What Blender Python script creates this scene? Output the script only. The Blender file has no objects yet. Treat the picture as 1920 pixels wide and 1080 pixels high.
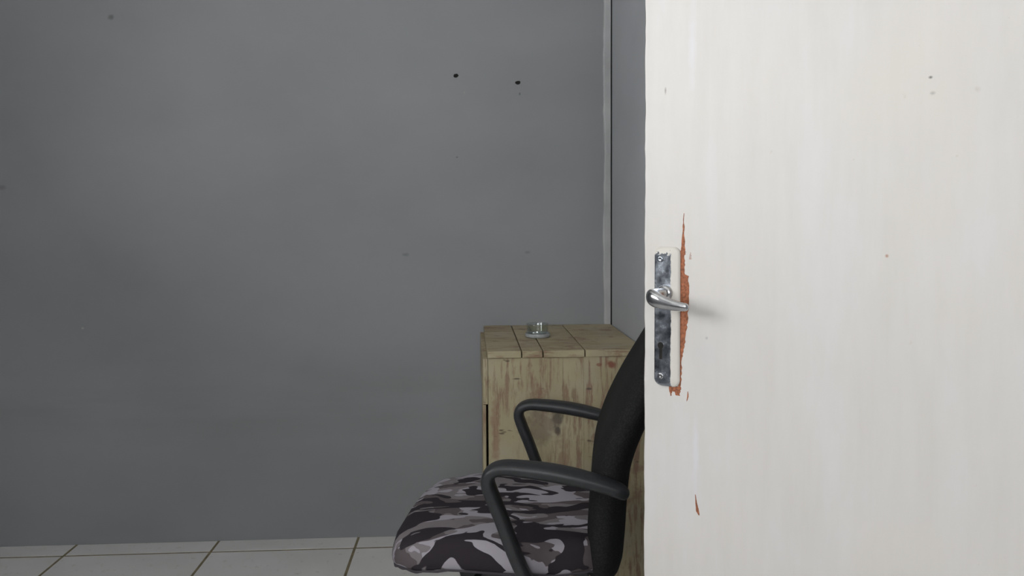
import bpy, bmesh, math, random
from mathutils import Vector, Matrix
random.seed(7)
SC = bpy.context.scene
COL = SC.collection

# ---------------------------------------------------------------- camera
def make_camera():
    cam = bpy.data.cameras.new('camera')
    cam.sensor_width = 36.0
    cam.lens = 1500 / 1920 * 36.0
    cam.shift_y = -46.4 / 1920
    cam.clip_start = 0.02
    o = bpy.data.objects.new('camera', cam)
    COL.objects.link(o)
    yaw, pitch, roll = math.radians(3.05), math.radians(3.0), 0.006
    f = Vector((math.sin(yaw) * math.cos(pitch), math.cos(yaw) * math.cos(pitch), -math.sin(pitch)))
    r0 = Vector((math.cos(yaw), -math.sin(yaw), 0))
    u0 = r0.cross(f)
    u = u0 * math.cos(roll) + r0 * math.sin(roll)
    r = r0 * math.cos(roll) - u0 * math.sin(roll)
    m = Matrix((r, u, -f)).transposed().to_4x4()
    m.translation = (0, 0, 1.12)
    o.matrix_world = m
    SC.camera = o
make_camera()

# ---------------------------------------------------------------- world, light, exposure
W = bpy.data.worlds.new('sky')
SC.world = W
W.use_nodes = True
W.node_tree.nodes['Background'].inputs[0].default_value = (0.80, 0.90, 1.0, 1)
W.node_tree.nodes['Background'].inputs[1].default_value = 0.25
XL, YF = -1.68, -2.00                                           # planes of the left wall and of the wall behind
WY0, WY1, WZ0, WZ1 = -0.55, 1.25, 1.15, 2.25                    # window opening in the left wall
VX0, VX1 = -1.30, 0.10                                          # window opening in the wall behind
def daylight(name, w, h, loc, tilt, rz, watts):
    L = bpy.data.lights.new(name, 'AREA')
    L.shape = 'RECTANGLE'
    L.size, L.size_y = w, h
    L.energy = watts
    L.color = (0.985, 0.99, 1.0)
    o = bpy.data.objects.new(name, L)
    o.location = loc
    o.rotation_euler = (math.radians(90 + tilt), 0, math.radians(rz))   # sky light and sunlit ground outside
    COL.objects.link(o)
daylight('window_daylight', WY1 - WY0 - 0.1, WZ1 - WZ0 - 0.1, (XL - 0.03, (WY0 + WY1) / 2, (WZ0 + WZ1) / 2), 32, -90, 49)
daylight('window_daylight', VX1 - VX0 - 0.1, WZ1 - WZ0 - 0.1, ((VX0 + VX1) / 2, YF - 0.03, (WZ0 + WZ1) / 2), 10, 0, 42)
vs = SC.view_settings
vs.view_transform = 'Standard'
vs.look = 'None'
vs.gamma = 1.0
vs.use_curve_mapping = False
vs.exposure = -0.08

# ---------------------------------------------------------------- node helpers
class NT:
    def __init__(self, name):
        self.m = bpy.data.materials.new(name)
        self.m.use_nodes = True
        self.t = self.m.node_tree
        self.b = self.t.nodes['Principled BSDF']
        self.tc = self.t.nodes.new('ShaderNodeTexCoord')
        self.obj = self.tc.outputs['Object']
    def link(self, a, b):
        if isinstance(a, bpy.types.NodeSocket): self.t.links.new(a, b)
        elif isinstance(a, tuple) and b.type == 'RGBA': b.default_value = (*a[:3], 1)
        else: b.default_value = a
    def math(self, op, a, b=0.0, clamp=False):
        n = self.t.nodes.new('ShaderNodeMath'); n.operation = op; n.use_clamp = clamp
        self.link(a, n.inputs[0]); self.link(b, n.inputs[1])
        return n.outputs[0]
    def mapping(self, scale=(1, 1, 1), loc=(0, 0, 0), rot=(0, 0, 0), src=None):
        n = self.t.nodes.new('ShaderNodeMapping')
        self.link(src or self.obj, n.inputs['Vector'])
        n.inputs['Scale'].default_value = scale
        n.inputs['Location'].default_value = loc
        n.inputs['Rotation'].default_value = rot
        return n.outputs[0]
    def noise(self, scale, detail=3, rough=0.5, stretch=(1, 1, 1), dist=0.0, loc=(0, 0, 0), rot=(0, 0, 0)):
        n = self.t.nodes.new('ShaderNodeTexNoise')
        self.link(self.mapping(stretch, loc, rot), n.inputs['Vector'])
        n.inputs['Scale'].default_value = scale
        n.inputs['Detail'].default_value = detail
        n.inputs['Roughness'].default_value = rough
        n.inputs['Distortion'].default_value = dist
        return n.outputs['Fac']
    def step(self, v, lo, hi):
        n = self.t.nodes.new('ShaderNodeMapRange')
        self.link(v, n.inputs[0]); n.inputs[1].default_value = lo; n.inputs[2].default_value = hi
        return n.outputs[0]
    def mix(self, fac, a, b, mode='MIX'):
        n = self.t.nodes.new('ShaderNodeMix'); n.data_type = 'RGBA'; n.blend_type = mode
        self.link(fac, n.inputs[0]); self.link(a, n.inputs[6]); self.link(b, n.inputs[7])
        return n.outputs[2]
    def axis(self, k):
        if not hasattr(self, '_sep'):
            self._sep = self.t.nodes.new('ShaderNodeSeparateXYZ'); self.t.links.new(self.obj, self._sep.inputs[0])
        return self._sep.outputs[k]
    def spot(self, a, ca, ra, c, cc, rc, soft=0.4, wob=None):
        """1 inside an ellipse in object axes a and c"""
        da = self.math('DIVIDE', self.math('SUBTRACT', self.axis(a), ca), ra)
        dc = self.math('DIVIDE', self.math('SUBTRACT', self.axis(c), cc), rc)
        r = self.math('SQRT', self.math('ADD', self.math('MULTIPLY', da, da), self.math('MULTIPLY', dc, dc)))
        if wob is not None: r = self.math('ADD', r, wob)
        return self.step(r, 1.0, 1.0 - soft)
    def bump(self, h, strength, dist=0.002):
        n = self.t.nodes.new('ShaderNodeBump'); n.inputs['Strength'].default_value = strength
        n.inputs['Distance'].default_value = dist
        self.link(h, n.inputs['Height']); self.t.links.new(n.outputs[0], self.b.inputs['Normal'])
    def out(self, color=None, rough=None, metal=None, spec=None):
        for k, v in (('Base Color', color), ('Roughness', rough), ('Metallic', metal), ('Specular IOR Level', spec)):
            if v is not None: self.link(v, self.b.inputs[k])
        return self.m

# ---------------------------------------------------------------- materials
def wall_mat(name, base, marks=(), dirty=True):
    n = NT(name)
    big = n.noise(1.1, 4, 0.55, stretch=(1, 1, 1.6), loc=(3, 0, 1))
    c = n.mix(n.step(big, 0.3, 0.7), tuple(x * 0.90 for x in base), tuple(x * 1.08 for x in base))
    if dirty:   # grubby scuffs rubbed along the wall at furniture height
        sc = n.noise(2.2, 5, 0.6, stretch=(0.7, 1, 4.5), loc=(1.3, 0, 5.2))
        band = n.spot(2, 0.48, 0.30, 2, 0.48, 0.30, 1.0)
        c = n.mix(n.math('MULTIPLY', n.math('MULTIPLY', n.step(sc, 0.45, 0.75), band), 0.30), c, (0.17, 0.16, 0.15))
    w = n.math('MULTIPLY', n.math('SUBTRACT', n.noise(60, 2), 0.5), 0.8)
    for (x, z, rx, rz, col, amt) in marks:
        c = n.mix(n.math('MULTIPLY', n.spot(0, x, rx, 2, z, rz, 0.7, w), amt), c, col)
    n.bump(n.noise(160, 3), 0.12, 0.001)
    return n.out(c, n.math('ADD', n.math('MULTIPLY', n.noise(7), 0.15), 0.5), spec=0.3)

GREY = (0.258, 0.263, 0.272)
dk = (0.07, 0.07, 0.07)
M_WALL = wall_mat('grey_wall_paint', GREY, [
    (-1.206, 1.820, 0.014, 0.013, dk, 0.6), (-1.59, 1.245, 0.020, 0.012, (0.12, 0.09, 0.10), 0.4),
    (-0.222, 1.006, 0.016, 0.008, dk, 0.35), (-0.04, 1.345, 0.006, 0.004, dk, 0.6),
    (0.205, 1.010, 0.012, 0.006, dk, 0.3), (-0.012, 1.570, 0.004, 0.007, (0.33, 0.32, 0.28), 0.7),
    (0.181, 1.565, 0.004, 0.006, dk, 0.6), (-1.335, 0.760, 0.006, 0.005, (0.4, 0.38, 0.36), 0.8)])
M_WALLR = wall_mat('grey_blue_wall_paint', (0.42, 0.43, 0.445), dirty=False)

def tile_mat():
    n = NT('white_floor_tile')
    c = n.mix(n.step(n.noise(3, 5), 0.3, 0.7), (0.68, 0.67, 0.65), (0.80, 0.79, 0.78))
    c = n.mix(n.math('MULTIPLY', n.step(n.noise(35, 4), 0.62, 0.72), 0.35), c, (0.42, 0.38, 0.32))
    return n.out(c, 0.32, spec=0.4)
M_TILE = tile_mat()

def plain(name, col, rough=0.6, var=0.12, scale=20, metal=0.0, bump=0.0, spec=0.5):
    n = NT(name)
    c = n.mix(n.step(n.noise(scale, 4), 0.3, 0.7), tuple(x * (1 - var) for x in col), tuple(min(1, x * (1 + var)) for x in col))
    if bump: n.bump(n.noise(scale * 8, 2), bump, 0.001)
    return n.out(c, rough, metal, spec)
M_GROUT = plain('dirty_grout', (0.22, 0.18, 0.105), 0.9, 0.3, 30)
M_CEIL = plain('white_ceiling_paint', (0.72, 0.72, 0.70), 0.8, 0.04, 3)
M_TRIM = plain('pale_grey_painted_strip', (0.40, 0.40, 0.40), 0.6, 0.14, 9)
M_FRAME = plain('cream_frame_paint', (0.72, 0.69, 0.63), 0.5, 0.05, 6)
M_DARK = plain('dark_cavity', (0.012, 0.011, 0.010), 0.95, 0.2)
M_PLASTIC = plain('black_moulded_plastic', (0.024, 0.025, 0.027), 0.42, 0.12, 40, bump=0.08, spec=0.45)
M_RUBBER = plain('dark_caster_rubber', (0.02, 0.02, 0.02), 0.7)
M_STEEL = plain('grey_steel', (0.35, 0.35, 0.36), 0.35, 0.1, 20, metal=1.0)
M_HEM = plain('camouflage_hem_lining', (0.055, 0.048, 0.056), 0.95)

def door_mat():
    n = NT('off_white_door_paint')
    br = n.noise(6, 4, 0.6, stretch=(7, 1, 0.8))
    c = n.mix(n.step(br, 0.3, 0.7), (0.592, 0.568, 0.540), (0.618, 0.596, 0.576))
    c = n.mix(n.math('MULTIPLY', n.step(n.noise(4.5, 4, 0.55, loc=(2, 0, 7)), 0.50, 0.75), 0.55), c, (0.640, 0.600, 0.540))
    c = n.mix(n.math('MULTIPLY', n.step(n.noise(5.5, 4, 0.55, stretch=(2.2, 1, 0.7), loc=(5, 0, 3)), 0.50, 0.75), 0.5), c, (0.650, 0.635, 0.655))
    c = n.mix(n.math('MULTIPLY', n.step(n.noise(70, 2, loc=(0, 0, 2)), 0.74, 0.80), 0.5), c, (0.48, 0.42, 0.36))
    w = n.math('MULTIPLY', n.math('SUBTRACT', n.noise(45, 4), 0.5), 1.5)
    for (s, z, rs, rz, col, amt) in [
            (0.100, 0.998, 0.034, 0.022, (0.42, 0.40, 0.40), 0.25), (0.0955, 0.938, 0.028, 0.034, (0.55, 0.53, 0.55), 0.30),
            (0.3636, 1.280, 0.0030, 0.0022, (0.10, 0.09, 0.08), 0.9), (0.366, 1.262, 0.004, 0.003, (0.3, 0.28, 0.25), 0.6),
            (0.321, 1.0766, 0.0026, 0.0026, (0.35, 0.16, 0.08), 0.8), (0.0322, 1.2995, 0.0018, 0.006, (0.25, 0.22, 0.20), 0.8),
            (0.41, 1.262, 0.004, 0.004, (0.5, 0.46, 0.42), 0.5), (0.072, 1.35, 0.008, 0.08, (0.65, 0.64, 0.68), 0.5),
            (0.080, 0.80, 0.006, 0.08, (0.65, 0.64, 0.69), 0.5), (0.0955, 0.960, 0.003, 0.003, (0.3, 0.28, 0.28), 0.6)]:
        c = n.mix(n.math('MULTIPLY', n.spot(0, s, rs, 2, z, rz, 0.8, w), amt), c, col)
    n.bump(n.noise(26, 4, 0.65, stretch=(7, 1, 0.8)), 0.18, 0.0012)
    return n.out(c, 0.42, spec=0.35)
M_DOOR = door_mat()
M_CHIP = plain('bare_red_brown_undercoat', (0.30, 0.105, 0.050), 0.8, 0.5, 260, bump=0.2)

def plate_mat():
    n = NT('chrome_plate_smeared_with_paint')
    wob = n.math('MULTIPLY', n.math('SUBTRACT', n.noise(170, 4, 0.6, stretch=(1, 1, 0.5)), 0.5), 0.005)
    side = n.step(n.math('ADD', n.axis(0), wob), 0.0443, 0.0450)
    wob2 = n.math('MULTIPLY', n.math('SUBTRACT', n.noise(120, 4, 0.7), 0.5), 0.026)
    top = n.step(n.math('ADD', n.axis(2), wob2), 1.0735, 1.0745)
    paint = n.math('MAXIMUM', side, top)
    tarn = n.noise(60, 5, 0.65)
    metal_c = n.mix(n.step(tarn, 0.35, 0.65), (0.16, 0.175, 0.20), (0.44, 0.47, 0.52))
    fleck = n.step(n.noise(300, 2, loc=(4, 1, 0)), 0.73, 0.76)
    paint = n.math('MAXIMUM', paint, n.math('MULTIPLY', fleck, 0.7))
    c = n.mix(paint, metal_c, (0.63, 0.60, 0.55))
    n.bump(n.noise(90, 3), 0.15, 0.0008)
    return n.out(c, n.math('ADD', n.math('MULTIPLY', paint, 0.25), n.math('MULTIPLY', tarn, 0.45)), n.math('SUBTRACT', 1.0, paint))
M_PLATE = plate_mat()
def chrome_mat():
    n = NT('worn_chrome')
    t = n.noise(80, 4)
    return n.out(n.mix(n.step(t, 0.3, 0.7), (0.42, 0.42, 0.43), (0.56, 0.56, 0.57)), n.math('ADD', n.math('MULTIPLY', t, 0.15), 0.10), 1.0)
M_CHROME = chrome_mat()

def cabinet_mat(name, grain, marks=()):
    """old cream paint, scraped along the grain down to reddish undercoat"""
    n = NT(name)
    st = (40, 40, 4.5) if grain == 'z' else (5.0, 40, 40)
    wide = n.noise(3.2, 4, 0.6, loc=(4, 2, 1))
    c = n.mix(n.step(n.noise(5, 4), 0.3, 0.7), (0.350, 0.298, 0.178), (0.455, 0.398, 0.258))
    c = n.mix(n.math('MULTIPLY', n.step(n.noise(9, 4, loc=(1, 7, 3)), 0.5, 0.75), 0.5), c, (0.43, 0.39, 0.33))
    red = n.step(n.noise(1.9, 5, 0.7, stretch=st, dist=0.3), 0.50, 0.60)
    red = n.math('MULTIPLY', red, n.step(wide, 0.36, 0.52))
    c = n.mix(n.math('MULTIPLY', red, 0.70), c, (0.225, 0.120, 0.085))
    blot = n.math('MULTIPLY', n.step(n.noise(11, 5, 0.7, stretch=(1, 1, 0.7), loc=(9, 3, 6)), 0.57, 0.65), 0.65)
    c = n.mix(blot, c, (0.24, 0.135, 0.095))
    dash = n.step(n.noise(20, 3, 0.6, stretch=(0.45, 0.45, 1.6) if grain == 'z' else (0.5, 1.7, 1), loc=(2, 5, 8)), 0.66, 0.69)
    c = n.mix(n.math('MULTIPLY', dash, 0.8), c, (0.085, 0.070, 0.045))
    w = n.math('MULTIPLY', n.math('SUBTRACT', n.noise(40, 4), 0.5), 1.6)
    for (x, z, rx, rz, col, amt) in marks:
        c = n.mix(n.math('MULTIPLY', n.spot(0, x, rx, 2, z, rz, 0.5, w), amt), c, col)
    n.bump(n.math('SUBTRACT', n.noise(2, 4, stretch=st), red), 0.25, 0.0015)
    return n.out(c, 0.6, spec=0.3)
rd, bk = (0.22, 0.075, 0.05), (0.075, 0.062, 0.052)
M_CABT = cabinet_mat('scraped_cream_paint_top', 'x')
M_CABS = cabinet_mat('scraped_cream_paint_side', 'z', [
    (0.352, 0.710, 0.016, 0.014, rd, 0.9), (0.318, 0.709, 0.009, 0.006, rd, 0.7),
    (0.197, 0.558, 0.020, 0.026, bk, 0.75), (0.197, 0.524, 0.014, 0.016, bk, 0.85), (0.150, 0.530, 0.06, 0.06, (0.16, 0.12, 0.09), 0.5),
    (0.083, 0.672, 0.016, 0.003, bk, 0.8), (0.290, 0.640, 0.010, 0.004, bk, 0.7), (0.020, 0.52, 0.014, 0.12, (0.27, 0.15, 0.10), 0.6),
    (0.245, 0.625, 0.010, 0.02, (0.2, 0.12, 0.08), 0.6), (0.21, 0.43, 0.012, 0.07, (0.24, 0.14, 0.10), 0.5)])

def camo_mat():
    n = NT('camouflage_seat_cloth')
    a = n.noise(9.5, 1.8, 0.5, stretch=(0.62, 1.15, 1), dist=1.1, loc=(0.3, 1.7, 0))
    b = n.noise(11, 1.8, 0.5, stretch=(0.62, 1.2, 1), dist=1.2, loc=(5.1, 3.3, 0))
    d = n.noise(11, 1.8, 0.5, stretch=(0.60, 1.2, 1), dist=1.2, loc=(12.3, 2.6, 0))
    c = n.mix(n.step(a, 0.500, 0.506), (0.200, 0.180, 0.188), (0.105, 0.088, 0.092))
    c = n.mix(n.step(b, 0.538, 0.544), c, (0.345, 0.322, 0.355))
    c = n.mix(n.step(d, 0.535, 0.541), c, (0.032, 0.027, 0.032))
    n.bump(n.noise(420, 2), 0.15, 0.0006)
    return n.out(c, 0.9, spec=0.15)
M_CAMO = camo_mat()
def mesh_fabric():
    n = NT('black_mesh_fabric')
    wv = n.t.nodes.new('ShaderNodeTexVoronoi'); wv.inputs['Scale'].default_value = 260
    n.link(n.obj, wv.inputs['Vector'])
    c = n.mix(n.step(wv.outputs['Distance'], 0.2, 0.6), (0.021, 0.021, 0.022), (0.012, 0.012, 0.012))
    n.bump(wv.outputs['Distance'], 0.3, 0.001)
    return n.out(c, 0.85, spec=0.2)
M_MESH = mesh_fabric()
def glass_mat():
    n = NT('clear_glass')
    n.b.inputs['Transmission Weight'].default_value = 1.0
    n.b.inputs['IOR'].default_value = 1.48
    return n.out((0.93, 0.97, 0.96), n.math('MULTIPLY', n.noise(40), 0.10))
M_GLASS = glass_mat()
def thin_glass():
    n = NT('thin_clear_glass')
    t = n.t.nodes.new('ShaderNodeBsdfTransparent'); t.inputs[0].default_value = (0.90, 0.93, 0.92, 1)
    g = n.t.nodes.new('ShaderNodeBsdfGlossy'); g.inputs['Roughness'].default_value = 0.06
    lw = n.t.nodes.new('ShaderNodeLayerWeight'); lw.inputs['Blend'].default_value = 0.5
    fac = n.math('ADD', n.math('MULTIPLY', n.math('POWER', lw.outputs['Facing'], 3.0), 0.55), n.math('MULTIPLY', n.noise(60), 0.22), True)
    mx = n.t.nodes.new('ShaderNodeMixShader')
    n.link(fac, mx.inputs[0]); n.t.links.new(t.outputs[0], mx.inputs[1]); n.t.links.new(g.outputs[0], mx.inputs[2])
    n.t.links.new(mx.outputs[0], n.t.nodes['Material Output'].inputs['Surface'])
    return n.m
M_JAR = thin_glass()
M_FROST = plain('milky_glass', (0.50, 0.52, 0.53), 0.18, 0.15, 60)
M_FROST.node_tree.nodes['Principled BSDF'].inputs['Transmission Weight'].default_value = 0.35

# ---------------------------------------------------------------- mesh helpers
def finish(o, label=None, cat=None, group=None, kind=None):
    if label: o['label'] = label
    if cat: o['category'] = cat
    if group: o['group'] = group
    if kind: o['kind'] = kind
    return o
def link_mesh(name, me, mat, parent=None):
    o = bpy.data.objects.new(name, me)
    if not me.materials: me.materials.append(mat)
    COL.objects.link(o)
    if parent is not None: o.parent = parent
    return o
def obj(name, bm, mat, parent=None, smooth=False, flip=True):
    if flip: bmesh.ops.recalc_face_normals(bm, faces=bm.faces)
    me = bpy.data.meshes.new(name)
    bm.to_mesh(me); bm.free()
    if smooth:
        for p in me.polygons: p.use_smooth = True
    return link_mesh(name, me, mat, parent)
def empty(name, loc, rz=0.0):
    o = bpy.data.objects.new(name, None)
    o.location = loc; o.rotation_euler = (0, 0, rz); o.empty_display_size = 0.1
    COL.objects.link(o)
    return o
def box(x0, x1, y0, y1, z0, z1, bev=0.0, seg=2, bm=None):
    b = bmesh.new()
    bmesh.ops.create_cube(b, size=1.0)
    for v in b.verts:
        v.co = Vector((x0 + (v.co.x + .5) * (x1 - x0), y0 + (v.co.y + .5) * (y1 - y0), z0 + (v.co.z + .5) * (z1 - z0)))
    if bev: bmesh.ops.bevel(b, geom=b.edges[:], offset=bev, segments=seg, affect='EDGES', profile=0.5)
    if bm is not None:
        me = bpy.data.meshes.new('tmp'); b.to_mesh(me); bm.from_mesh(me); b.free(); bpy.data.meshes.remove(me)
        return bm
    return b
def grid_solid(rows, closed_u=True):
    """skin rings of points; caps both ends"""
    bm = bmesh.new()
    R = [[bm.verts.new(p) for p in row] for row in rows]
    n = len(R[0])
    for i in range(len(R) - 1):
        for j in range(n if closed_u else n - 1):
            k = (j + 1) % n
            bm.faces.new((R[i][j], R[i][k], R[i + 1][k], R[i + 1][j]))
    bm.faces.new(R[0][::-1]); bm.faces.new(R[-1])
    return bm
def lathe(profile, n=32, cx=0, cy=0, bm=None):
    bm = bm or bmesh.new()
    rings = []
    for (r, z) in profile:
        if r < 1e-6: rings.append([bm.verts.new((cx, cy, z))])
        else: rings.append([bm.verts.new((cx + r * math.cos(2 * math.pi * i / n), cy + r * math.sin(2 * math.pi * i / n), z)) for i in range(n)])
    for a, b in zip(rings, rings[1:]):
        for i in range(n):
            k = (i + 1) % n
            if len(a) == 1: bm.faces.new((a[0], b[k], b[i]))
            elif len(b) == 1: bm.faces.new((a[i], a[k], b[0]))
            else: bm.faces.new((a[i], a[k], b[k], b[i]))
    return bm
def catmull(pts, sub=6):
    """pts: tuples of any length (position + extra channels)"""
    P = [pts[0]] + list(pts) + [pts[-1]]
    out = []
    for i in range(1, len(P) - 2):
        for s in range(sub):
            t = s / sub
            out.append(tuple(0.5 * (2 * p1 + (p2 - p0) * t + (2 * p0 - 5 * p1 + 4 * p2 - p3) * t * t + (3 * p1 - p0 - 3 * p2 + p3) * t ** 3)
                             for p0, p1, p2, p3 in zip(P[i - 1], P[i], P[i + 1], P[i + 2])))
    out.append(tuple(pts[-1]))
    return out
def sweep(path, side, n=20, power=2.6, sub=6, cap=True):
    """path of (x,y,z,half_side,half_thick): superelliptic section; 'side' is the fixed lateral axis"""
    pts = catmull(path, sub)
    rows = []
    S0 = Vector(side).normalized()
    for i, p in enumerate(pts):
        a = Vector(pts[max(0, i - 1)][:3]); b = Vector(pts[min(len(pts) - 1, i + 1)][:3])
        T = (b - a).normalized()
        S = (S0 - T * S0.dot(T)).normalized()
        U = T.cross(S)
        def ring(k, off=0.0):
            r = []
            for j in range(n):
                t = 2 * math.pi * j / n
                cx = math.copysign(abs(math.cos(t)) ** (2 / power), math.cos(t))
                cy = math.copysign(abs(math.sin(t)) ** (2 / power), math.sin(t))
                r.append(Vector(p[:3]) + T * off + S * (cx * p[3] * k) + U * (cy * p[4] * k))
            return r
        e = min(p[3], p[4])
        if cap and i == 0: rows += [ring(0.35, -e * 0.9), ring(0.75, -e * 0.65)]
        rows.append(ring(1.0))
        if cap and i == len(pts) - 1: rows += [ring(0.75, e * 0.65), ring(0.35, e * 0.9)]
    return grid_solid(rows)

# ---------------------------------------------------------------- the room
XR, YB, ZC = 0.506, 2.821, 2.60
XD, YJ = 0.90, 1.50                 # plane of the doorway wall; where the right wall steps out to it
T = 0.15
def struct(name, bm, mat, label, cat, parent=None):
    return finish(obj(name, bm, mat, parent), label, cat, kind='structure')
wall_back = struct('wall_back', box(XL - T, XR + T, YB, YB + T, -0.1, ZC), M_WALL, 'grey painted back wall with two small drill holes', 'wall')
bm = box(XL - T, XL, YF - T, WY0, -0.1, ZC)
box(XL - T, XL, WY1, YB, -0.1, ZC, bm=bm); box(XL - T, XL, WY0, WY1, -0.1, WZ0, bm=bm); box(XL - T, XL, WY0, WY1, WZ1, ZC, bm=bm)
struct('wall_left', bm, M_WALL, 'grey painted side wall with the window, left of the view', 'wall')
struct('wall_right', box(XR, XR + T, YJ, YB, -0.1, ZC), M_WALLR, 'blue-grey wall behind the door and beside the wooden cabinet', 'wall')
struct('wall_step', box(XR + T, XD + T, YJ, YJ + T, -0.1, ZC), M_WALLR, 'short blue-grey wall return hidden behind the open door', 'wall')
bm = box(XD, XD + T, 0.62, YJ, -0.1, ZC)
box(XD, XD + T, YF - T, -0.20, -0.1, ZC, bm=bm); box(XD, XD + T, -0.20, 0.62, 2.07, ZC, bm=bm)
struct('wall_doorway', bm, M_WALLR, 'blue-grey wall with the doorway that the white door hangs in', 'wall')
bm = box(XL, VX0, YF - T, YF, -0.1, ZC)
box(VX1, XD, YF - T, YF, -0.1, ZC, bm=bm); box(VX0, VX1, YF - T, YF, -0.1, WZ0, bm=bm); box(VX0, VX1, YF - T, YF, WZ1, ZC, bm=bm)
struct('wall_front', bm, M_WALL, 'grey painted wall with a window, behind the viewer', 'wall')
struct('ceiling', box(XL - T, XD + T, YF - T, YB + T, ZC, ZC + 0.1), M_CEIL, 'plain white ceiling above the grey room', 'ceiling')

# floor: grout bed with one object for each tile
TS, G = 0.488, 0.0072
floor = struct('floor', box(XL, XD, YF, YB, -0.10, -0.0008), M_GROUT, 'white square tiled floor with dirty olive grout lines', 'floor')
xs = [-1.379 - 2 * TS + k * TS for k in range(8)]
ys = [2.725 - k * TS for k in range(11)]
ys = [2.725 + TS] + ys
shared = {}
for i in range(len(xs) - 1):
    for j in range(len(ys) - 1):
        x0, x1 = max(xs[i] + G / 2, XL), min(xs[i + 1] - G / 2, XD)
        y0, y1 = max(ys[j + 1] + G / 2, YF), min(ys[j] - G / 2, YB)
        if x1 - x0 < 0.01 or y1 - y0 < 0.01: continue
        if x0 >= XR and y0 > YJ: continue
        if y0 > YJ: x1 = min(x1, XR)
        key = (round(x1 - x0, 3), round(y1 - y0, 3))
        if key not in shared:
            b = box(0, x1 - x0, 0, y1 - y0, -0.010, 0.0, 0.0015, 1)
            me = bpy.data.meshes.new('floor_tile'); b.to_mesh(me); b.free(); me.materials.append(M_TILE)
            shared[key] = me
        t = link_mesh('floor_tile', shared[key], M_TILE, floor)
        t.location = (x0, y0, random.uniform(-0.0004, 0.0003))

# pale strip in the back corner, its left edge uneven with old paint
def corner_strip():
    N = 90
    rows = []
    for k in range(N + 1):
        z = 0.0 + (ZC - 0.001) * k / N
        xl = 0.4755 + 0.0022 * math.sin(k * 0.31) + random.uniform(-0.0015, 0.0012)
        xr = 0.5015
        rows.append([(xl, YB, z), (xl + 0.002, YB - 0.006, z), (xl + 0.006, YB - 0.008, z), (xr - 0.002, YB - 0.008, z), (xr, YB - 0.006, z), (xr, YB, z)])
    return grid_solid(rows)
struct('trim_1', corner_strip(), M_TRIM, 'narrow pale grey strip running up the back corner', 'trim')
struct('trim_2', box(0.5022, XR, YB - 0.0035, YB, 0, ZC - 0.001), M_DARK, 'thin dark gap line beside the pale corner strip', 'trim')

# two drill holes in the back wall: ragged rim and dark mouth
for (hx, hz) in ((-0.0409, 1.6272), (0.1746, 1.6040)):
    bm = bmesh.new()
    n = 14
    out = [bm.verts.new((math.cos(2 * math.pi * i / n) * random.uniform(0.0070, 0.0095) * 1.1, 0, math.sin(2 * math.pi * i / n) * random.uniform(0.0055, 0.0075))) for i in range(n)]
    mid = [bm.verts.new((v.co.x * 0.78, -0.0012, v.co.z * 0.78)) for v in out]
    inn = [bm.verts.new((v.co.x * 0.5, -0.0002, v.co.z * 0.5)) for v in out]
    for a, b in ((out, mid), (mid, inn)):
        for i in range(n): bm.faces.new((a[i], a[(i + 1) % n], b[(i + 1) % n], b[i]))
    bm.faces.new(inn)
    h = obj('drill_hole', bm, M_DARK, wall_back)
    h.location = (hx, YB - 0.0003, hz)
    h['label'] = 'small dark drill hole in grey wall'

# window in the left wall, out of view
bm = box(XL - 0.12, XL - 0.07, WY0, WY1, WZ0, WZ0 + 0.05)
box(XL - 0.12, XL - 0.07, WY0, WY1, WZ1 - 0.05, WZ1, bm=bm)
for y in (WY0, (WY0 + WY1) / 2 - 0.025, WY1 - 0.05): box(XL - 0.12, XL - 0.07, y, y + 0.05, WZ0 + 0.05, WZ1 - 0.05, bm=bm)
win = struct('window_1', bm, M_FRAME, 'two-pane window with cream frame in the left wall', 'window')
for y in (WY0 + 0.05, (WY0 + WY1) / 2 + 0.025):
    obj('pane', box(XL - 0.098, XL - 0.092, y, y + (WY1 - WY0) / 2 - 0.075, WZ0 + 0.05, WZ1 - 0.05), M_GLASS, win)
bm = box(VX0, VX1, YF - 0.12, YF - 0.07, WZ0, WZ0 + 0.05)
box(VX0, VX1, YF - 0.12, YF - 0.07, WZ1 - 0.05, WZ1, bm=bm)
for x in (VX0, (VX0 + VX1) / 2 - 0.025, VX1 - 0.05): box(x, x + 0.05, YF - 0.12, YF - 0.07, WZ0 + 0.05, WZ1 - 0.05, bm=bm)
win = struct('window_2', bm, M_FRAME, 'two-pane window with cream frame behind the viewer', 'window')
for x in (VX0 + 0.05, (VX0 + VX1) / 2 + 0.025):
    obj('pane', box(x, x + (VX1 - VX0) / 2 - 0.075, YF - 0.098, YF - 0.092, WZ0 + 0.05, WZ1 - 0.05), M_GLASS, win)
# frame round the doorway
bm = box(XD - 0.012, XD + T, 0.585, 0.62, 0, 2.07)
box(XD - 0.012, XD + T, -0.20, -0.165, 0, 2.07, bm=bm); box(XD - 0.012, XD + T, -0.165, 0.585, 2.035, 2.07, bm=bm)
struct('trim_3', bm, M_FRAME, 'cream painted frame around the open doorway', 'trim')

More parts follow.
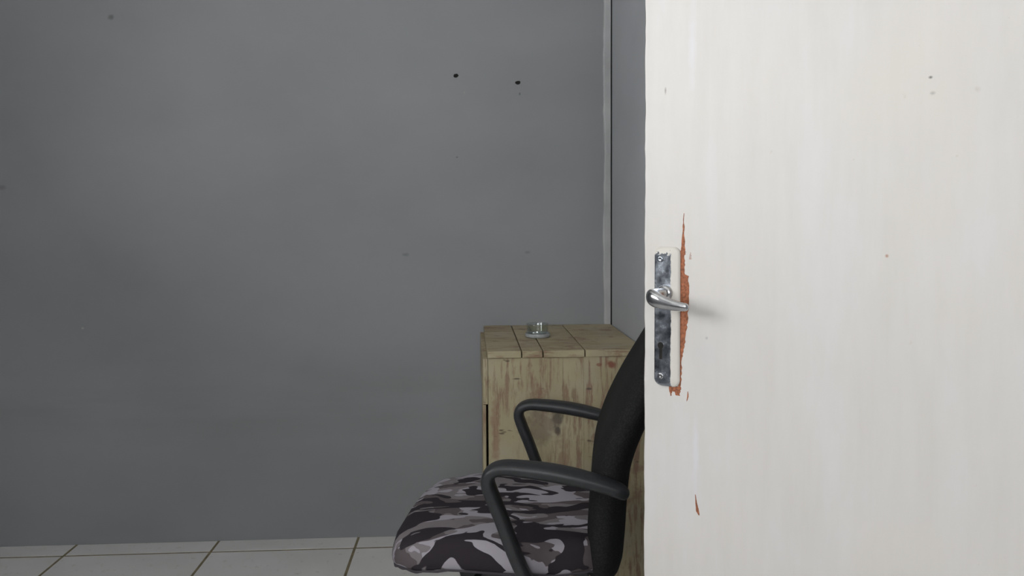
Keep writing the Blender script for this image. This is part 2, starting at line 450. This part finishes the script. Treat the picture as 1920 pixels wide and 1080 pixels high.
# ---------------------------------------------------------------- the open door
# local x: from the free edge towards the hinges; visible face at local y = 0, looking along -y
door = empty('door_1', (0.2492, 1.1277, 0), math.radians(-41.05))
finish(door, 'off-white painted wooden door standing open with chipped paint around its handle', 'door', kind='structure')
def door_leaf():
    N = 160
    z0, z1 = 0.008, 2.03
    rows = []
    for k in range(N + 1):
        z = z0 + (z1 - z0) * k / N
        e = random.uniform(-0.0005, 0.0004) + 0.0004 * math.sin(k * 0.7)
        rows.append([(0.0012 + e, 0.0, z), (e, 0.0014, z), (e, 0.040, z), (0.815, 0.040, z), (0.815, 0.0, z)])
    return grid_solid(rows)
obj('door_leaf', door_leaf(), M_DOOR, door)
for z in (0.25, 1.0, 1.78):
    b = lathe([(0, z - 0.05), (0.007, z - 0.05), (0.007, z + 0.05), (0, z + 0.05)], 12, 0.822, 0.047)
    obj('hinge', b, M_STEEL, door)

PS0, PS1, PZ0, PZ1 = 0.0180, 0.0565, 0.8870, 1.0830
def plate():
    def outline(inset_l, inset_r, inset_z, y, r):
        x0, x1, z0, z1 = PS0 + inset_l, PS1 - inset_r, PZ0 + inset_z, PZ1 - inset_z
        pts = []
        for (cx, cz, a0) in ((x1 - r, z1 - r, 0), (x0 + r, z1 - r, 90), (x0 + r, z0 + r, 180), (x1 - r, z0 + r, 270)):
            for k in range(7):
                a = math.radians(a0 + 15 * k)
                pts.append((cx + r * math.cos(a), y, cz + r * math.sin(a)))
        return pts
    rows = [outline(0, 0, 0, 0.0, 0.0100), outline(0, 0, 0, -0.0022, 0.0100), outline(0.0006, 0.0035, 0.0012, -0.0042, 0.0095),
            outline(0.0018, 0.0110, 0.0030, -0.0064, 0.0080), outline(0.0030, 0.0150, 0.0045, -0.0066, 0.0060)]
    return grid_solid(rows)
pl = obj('lock_plate', plate(), M_PLATE, door)
pl['label'] = 'tarnished chrome lock plate smeared with door paint'
for p in pl.data.polygons: p.use_smooth = len(p.vertices) == 4
# keyhole: round head above a slot, dark, with a bright worn rim
def keyhole(grow, y0, y1, cx=0.0295, cz=0.9405):
    pts = []
    for k in range(17):
        a = math.radians(-55 + 290 * k / 16)
        pts.append((cx + (0.0042 + grow) * math.cos(a), cz + 0.004 + (0.0050 + grow) * math.sin(a)))
    pts += [(cx - 0.0021 - grow, cz - 0.0150 - grow), (cx + 0.0021 + grow, cz - 0.0150 - grow)]
    return grid_solid([[(x, y0, z) for x, z in pts], [(x, y1, z) for x, z in pts]])
obj('keyhole_rim', keyhole(0.0008, -0.0060, -0.0069), M_CHROME, pl)
obj('keyhole', keyhole(0.0, -0.0060, -0.00715), M_DARK, pl)
def screw(cx, cz, mat):
    bm = lathe([(0, -0.0005), (0.0047, -0.0005), (0.0045, 0.0004), (0.0032, 0.0012), (0.0014, 0.0006), (0, 0.0003)], 20)
    for v in bm.verts: v.co = Vector((cx + v.co.x, -0.0066 - v.co.z, cz + v.co.y))
    return obj('screw', bm, mat, pl, smooth=True)
screw(0.0295, 0.9015, M_CHROME); screw(0.0285, 1.0660, M_PLATE)
# lever
bm = lathe([(0, 0), (0.0115, 0), (0.0118, 0.0015), (0.0112, 0.0040), (0.0095, 0.0058), (0.0, 0.0062)], 28)
for v in bm.verts: v.co = Vector((0.036 + v.co.x, -0.0062 - v.co.z, 1.0185 + v.co.y))
obj('rose', bm, M_CHROME, pl, smooth=True)
lever = [(0.0360, -0.008, 1.0185, 0.0078, 0.0078), (0.0360, -0.022, 1.0185, 0.0080, 0.0080), (0.0355, -0.036, 1.0180, 0.0092, 0.0088),
         (0.0385, -0.0475, 1.0165, 0.0108, 0.0088), (0.0475, -0.0535, 1.0135, 0.0106, 0.0068), (0.0600, -0.0530, 1.0100, 0.0086, 0.0056),
         (0.0740, -0.0500, 1.0070, 0.0068, 0.0050), (0.0865, -0.0465, 1.0055, 0.0055, 0.0046)]
hd = obj('door_handle', sweep(lever, (0, 0, 1), 24, 2.2, 8), M_CHROME, door, smooth=True)
hd['label'] = 'curved chrome lever handle'
# places where the paint has flaked to the red-brown undercoat
def chip(rows, jag=0.0012, sub=5, y=-0.0004):
    L = []
    for (a, b) in zip(rows, rows[1:]):
        for k in range(sub):
            t = k / sub
            L.append([a[i] + (b[i] - a[i]) * t for i in range(3)])
    L.append(list(rows[-1]))
    for r in L:
        w = r[2] - r[1]
        r[2] += random.uniform(-jag, jag); r[1] += random.uniform(-jag, jag) * 0.5
        if r[2] - r[1] < 0.0006: r[2] = r[1] + max(0.0006, w * 0.5)
    g = [[(l, 0.0, z), (l + 0.0002, y, z), (rr - 0.0002, y, z), (rr, 0.0, z)] for z, l, rr in L]
    o = obj('paint_chip', grid_solid(g), M_CHIP, door)
    o['label'] = 'flaked paint patch baring red-brown undercoat'
chip([(1.1296, .0605, .0618), (1.1076, .0588, .0619), (1.0796, .0567, .0622), (1.0766, .0560, .0640), (1.0700, .0560, .0618), (1.0559, .0560, .0622), (1.0463, .0560, .0628),
      (1.0433, .0560, .0680), (1.0263, .0560, .0689), (1.0003, .0560, .0683), (.9817, .0560, .0674), (.9668, .0560, .0658), (.9482, .0560, .0628),
      (.9370, .0560, .0616), (.9280, .0558, .0590), (.9071, .0556, .0582), (.8864, .0530, .0572)], 0.0011)
chip([(.8880, .0391, .0578), (.8803, .0399, .0571)], 0.0008)
chip([(.8810, .0399, .0440), (.8737, .0416, .0432)], 0.0007)
chip([(.8810, .0481, .0563), (.8755, .0498, .0556)], 0.0008)
chip([(.8831, .0676, .0688), (.8748, .0668, .0690), (.8694, .0661, .0672)], 0.0004)
chip([(.7406, .0797, .0806), (.7272, .0805, .0834), (.7176, .0814, .0862), (.7125, .0852, .0866)], 0.0002)
for k in range(5): chip([(1.0756 - 0.002 * k, .0704 - .0004 * k, .0722), (1.0748 - 0.002 * k, .0700 - .0004 * k, .0720)], 0.0010, 2)

# ---------------------------------------------------------------- old wooden cabinet
cab = empty('wooden_cabinet', (0.050, 2.250, 0))
finish(cab, 'old cream painted wooden cabinet with scraped paint in the corner', 'cabinet')
def wonky(bm, j):
    for v in bm.verts: v.co += Vector((random.uniform(-j, j), random.uniform(-j, j), random.uniform(-j, j) * 0.5))
    return bm
CW, CD, CH = 0.452, 0.566, 0.7524
cuts = [-0.003, 0.096, 0.157, 0.277, CW]
for k in range(4):
    g = 0.0016
    fy = random.uniform(-0.002, 0.001)
    obj('top_plank', wonky(box(cuts[k] + g, cuts[k + 1] - g, fy, CD, CH - 0.020, CH + random.uniform(-0.0008, 0.0006), 0.0016, 2), 0.0002), M_CABT, cab)
sc = [0.0, 0.214, 0.274, CW]
for k in range(3):
    g = 0.00015
    obj('side_plank', box(sc[k] + g, sc[k + 1] - g, 0.004 + 0.0004 * k, 0.023, 0.02, CH - 0.0202, 0.0005, 1), M_CABS, cab)
obj('top_rail', box(-0.0140, -0.0005, 0.002, CD - 0.012, 0.600, CH - 0.0215, 0.0012, 1), M_CABS, cab)
bm = box(-0.0155, -0.0062, 0.003, CD - 0.014, 0.045, 0.5985, 0.0012, 1)          # the door stands a finger's breadth ajar
for v in bm.verts: v.co.x += 0.0055 * v.co.y / CD
obj('door', bm, M_CABS, cab)
obj('bottom_rail', box(0.0, 0.018, 0.0235, CD - 0.012, 0.02, 0.058, 0.001, 1), M_CABS, cab)
obj('back_panel', box(0.0, CW, CD - 0.011, CD, 0.02, CH - 0.0202), M_CABS, cab)
obj('inner_side', box(CW - 0.018, CW, 0.024, CD - 0.012, 0.02, CH - 0.0205), M_CABS, cab)
obj('bottom_board', box(0.021, CW - 0.019, 0.024, CD - 0.012, 0.02, 0.038), M_CABS, cab)
for (x, y) in ((0.003, 0.006), (CW - 0.043, 0.006), (0.003, CD - 0.046), (CW - 0.043, CD - 0.046)):
    obj('foot', box(x, x + 0.04, y, y + 0.04, 0.0, 0.0198, 0.002, 1), M_CABS, cab)
# ---------------------------------------------------------------- glass jar on the cabinet
jar = obj('glass_jar', lathe([(0, 0), (0.0355, 0), (0.0385, 0.0025), (0.0388, 0.0100), (0.0360, 0.0135), (0.0342, 0.0190), (0.0340, 0.0360),
                              (0.0350, 0.0390), (0.0346, 0.0425), (0.0330, 0.0430), (0.0318, 0.0410), (0.0318, 0.0150), (0.0290, 0.0110), (0, 0.0100)], 48),
          M_JAR, smooth=True)
rg = obj('base_ring', lathe([(0.0372, 0.0008), (0.0392, 0.0024), (0.0396, 0.0098), (0.0378, 0.0128), (0.0366, 0.0120), (0.0366, 0.0010), (0.0372, 0.0008)], 48), M_FROST, jar, smooth=True)
rg['label'] = 'milky thick glass foot of the jar'
jar.location = (0.214, 2.517, CH + 0.0008)
finish(jar, 'small clear glass jar standing on top of the cream cabinet', 'jar')

# ---------------------------------------------------------------- office chair: local x forward, y to the viewer's side, z up
chair = empty('office_chair', (0.110, 1.765, 0), math.radians(170))
finish(chair, 'black office armchair with a camouflage cloth seat cover beside the cabinet', 'chair')
def seat_bm():
    NU, NV = 56, 15
    rows = []
    # rings from the bottom centre over the rim to the top centre
    def ring(k, z, droop):
        r = []
        for j in range(NU):
            t = 2 * math.pi * j / NU
            c, s = math.cos(t), math.sin(t)
            cx = math.copysign(abs(c) ** (2 / 4.6), c); sy = math.copysign(abs(s) ** (2 / 6.0), s)
            x = 0.012 + (0.240 if cx > 0 else 0.212) * cx * k + 0.012 * (1 - abs(sy) ** 2) * max(0, cx) * k
            y = 0.232 * sy * k * (1 - 0.05 * max(0, -cx))
            zz = z - droop * max(0, (x - 0.08) / 0.18) ** 2 * 0.018
            zz += 0.0022 * math.sin(9 * t + 1.3) * (1 if 0.85 < k else 0)
            r.append((x, y, zz))
        return r
    prof = [(0.30, 0.432), (0.80, 0.429), (0.945, 0.426), (0.985, 0.428), (1.0, 0.434), (1.004, 0.444), (0.995, 0.456), (0.978, 0.4690), (0.945, 0.4805),
            (0.88, 0.4862), (0.76, 0.4880), (0.58, 0.4870), (0.40, 0.4862), (0.20, 0.4855), (0.06, 0.4855)]
    for k, z in prof: rows.append(ring(k, z, 1.0))
    bm = grid_solid(rows)
    for v in bm.verts:       # soft puckers of the loose cover towards the back
        w = max(0.0, min(1.0, (-v.co.x - 0.02) / 0.16))
        if v.co.z > 0.46: v.co.z += w * 0.003 * math.sin(v.co.y * 55 + v.co.x * 20)
    return bm
seat = obj('seat', seat_bm(), M_CAMO, chair, smooth=True)
seat['label'] = 'seat in grey, black and white camouflage cloth'
def hem_bm():
    rows = []
    for (k, z) in ((0.985, 0.4285), (0.992, 0.424), (0.975, 0.422), (0.965, 0.4265)):
        r = []
        for j in range(72):
            t = 2 * math.pi * j / 72
            c, s = math.cos(t), math.sin(t)
            cx = math.copysign(abs(c) ** (2 / 4.6), c); sy = math.copysign(abs(s) ** (2 / 6.0), s)
            x = 0.012 + (0.240 if cx > 0 else 0.212) * cx * k + 0.012 * (1 - abs(sy) ** 2) * max(0, cx) * k
            zz = z - max(0, (x - 0.08) / 0.18) ** 2 * 0.018 + 0.002 * math.sin(9 * t + 1.3) + 0.0015 * math.sin(23 * t)
            r.append((x, 0.232 * sy * k * (1 - 0.05 * max(0, -cx)), zz))
        rows.append(r)
    rows.append(rows[0])
    bm = bmesh.new()
    R = [[bm.verts.new(p) for p in row] for row in rows[:4]]
    for i in range(4):
        for j in range(72):
            a, b = R[i], R[(i + 1) % 4]
            bm.faces.new((a[j], a[(j + 1) % 72], b[(j + 1) % 72], b[j]))
    return bm
obj('hem', hem_bm(), M_HEM, seat, smooth=True)

def back_bm():
    prof = [(0.375, -0.186), (0.42, -0.189), (0.47, -0.193), (0.52, -0.196), (0.57, -0.200), (0.62, -0.207), (0.67, -0.222), (0.72, -0.243),
            (0.77, -0.268), (0.82, -0.296), (0.87, -0.324), (0.92, -0.350), (0.955, -0.366)]
    P = catmull(prof, 3)
    z0, z1 = prof[0][0], prof[-1][0]
    def half(z):
        t = (z - z0) / (z1 - z0)
        h = 0.205 + 0.020 * math.sin(math.pi * min(1, t * 1.1)) - 0.035 * max(0, t - 0.55) / 0.45
        for e, R in ((z - z0, 0.085), (z1 - z, 0.10)):
            if e < R: h -= R - math.sqrt(max(0, R * R - (R - e) ** 2))
        return max(h, 0.03)
    rows = []
    NV = 18
    for i, (z, x) in enumerate(P):
        h = half(z)
        a, b = P[max(0, i - 1)], P[min(len(P) - 1, i + 1)]
        T = Vector((b[1] - a[1], 0, b[0] - a[0])).normalized()
        Nn = Vector((T.z, 0, -T.x))
        th = 0.040 * min(1.0, 0.30 + min(z - z0, z1 - z) / 0.045)
        r = []
        for k in range(2 * NV):
            t = 2 * math.pi * k / (2 * NV)
            c, s = math.cos(t), math.sin(t)
            y = h * math.copysign(abs(c) ** (2 / 3.4), c)
            d = th * math.copysign(abs(s) ** (2 / 2.6), s)
            wrap = 0.010 * (y / 0.22) ** 2
            r.append(Vector((x, y, z)) + Nn * (d + wrap))
        rows.append(r)
    return grid_solid(rows)
back = obj('backrest', back_bm(), M_MESH, chair, smooth=True)
back['label'] = 'black mesh fabric backrest'

def arm(sy):
    y = 0.265 * sy
    w = 0.024
    path = [(-0.085, y - 0.055 * sy, 0.402, 0.020, 0.011), (-0.064, y - 0.020 * sy, 0.408, 0.020, 0.012), (-0.045, y - 0.004 * sy, 0.425, 0.020, 0.0130), (-0.020, y, 0.478, 0.020, 0.0135),
            (0.006, y, 0.548, 0.021, 0.0135), (0.026, y, 0.598, 0.022, 0.0135), (0.033, y, 0.623, 0.023, 0.0130), (0.026, y, 0.641, 0.024, 0.0125), (0.005, y, 0.650, w, 0.0130),
            (-0.030, y, 0.6495, w + .001, 0.0140), (-0.080, y, 0.6450, w + .002, 0.0150), (-0.130, y, 0.6370, w + .002, 0.0150), (-0.180, y, 0.6255, w, 0.0140),
            (-0.212, y, 0.6150, w - .002, 0.0135), (-0.224, y, 0.6090, w - .006, 0.0125)]
    return obj('armrest', sweep(path, (0, 1, 0), 24, 2.8, 5), M_PLASTIC, chair, smooth=True)
arm(1); arm(-1)
obj('seat_plate', box(-0.16, 0.16, -0.17, 0.17, 0.400, 0.424, 0.006), M_PLASTIC, chair)
obj('tilt_mechanism', box(-0.10, 0.13, -0.07, 0.07, 0.335, 0.3995, 0.012), M_PLASTIC, chair)
obj('tilt_lever', sweep([(0.07, 0.06, 0.365, 0.006, 0.006), (0.085, 0.14, 0.368, 0.006, 0.006), (0.095, 0.20, 0.372, 0.007, 0.006), (0.105, 0.245, 0.380, 0.011, 0.006)], (1, 0, 0), 12, 2.2, 4), M_PLASTIC, chair, smooth=True)
obj('back_bracket', sweep([(-0.09, 0, 0.36, 0.03, 0.008), (-0.17, 0, 0.352, 0.03, 0.008), (-0.205, 0, 0.365, 0.03, 0.008), (-0.205, 0, 0.41, 0.03, 0.008)], (0, 1, 0), 16, 3.5, 5), M_PLASTIC, chair, smooth=True)
obj('gas_column', lathe([(0, 0.10), (0.030, 0.10), (0.030, 0.24), (0.026, 0.245), (0.016, 0.246), (0.016, 0.335), (0, 0.335)], 24), M_PLASTIC, chair)
star = obj('star_base', lathe([(0, 0.070), (0.040, 0.070), (0.045, 0.080), (0.042, 0.105), (0, 0.108)], 24), M_PLASTIC, chair)
for k in range(5):
    a = math.radians(36 + 72 * k)
    c, s = math.cos(a), math.sin(a)
    leg = sweep([(0.03 * c, 0.03 * s, 0.088, 0.024, 0.015), (0.15 * c, 0.15 * s, 0.082, 0.020, 0.013), (0.27 * c, 0.27 * s, 0.068, 0.015, 0.010)], (-s, c, 0), 16, 3.2, 4)
    lg = obj('leg', leg, M_PLASTIC, chair, smooth=True)
    cb = bmesh.new()
    for off in (-0.013, 0.013):
        w = lathe([(0, -0.008), (0.020, -0.008), (0.024, -0.005), (0.024, 0.005), (0.020, 0.008), (0, 0.008)], 20)
        for v in w.verts:
            x, y, z = v.co
            v.co = Vector((0.27 * c + 0.018 * c + c * x - s * (z + off), 0.27 * s + 0.018 * s + s * x + c * (z + off), 0.0245 + y))
        me = bpy.data.meshes.new('tmp'); w.to_mesh(me); cb.from_mesh(me); w.free(); bpy.data.meshes.remove(me)
    obj('caster', cb, M_RUBBER, lg)
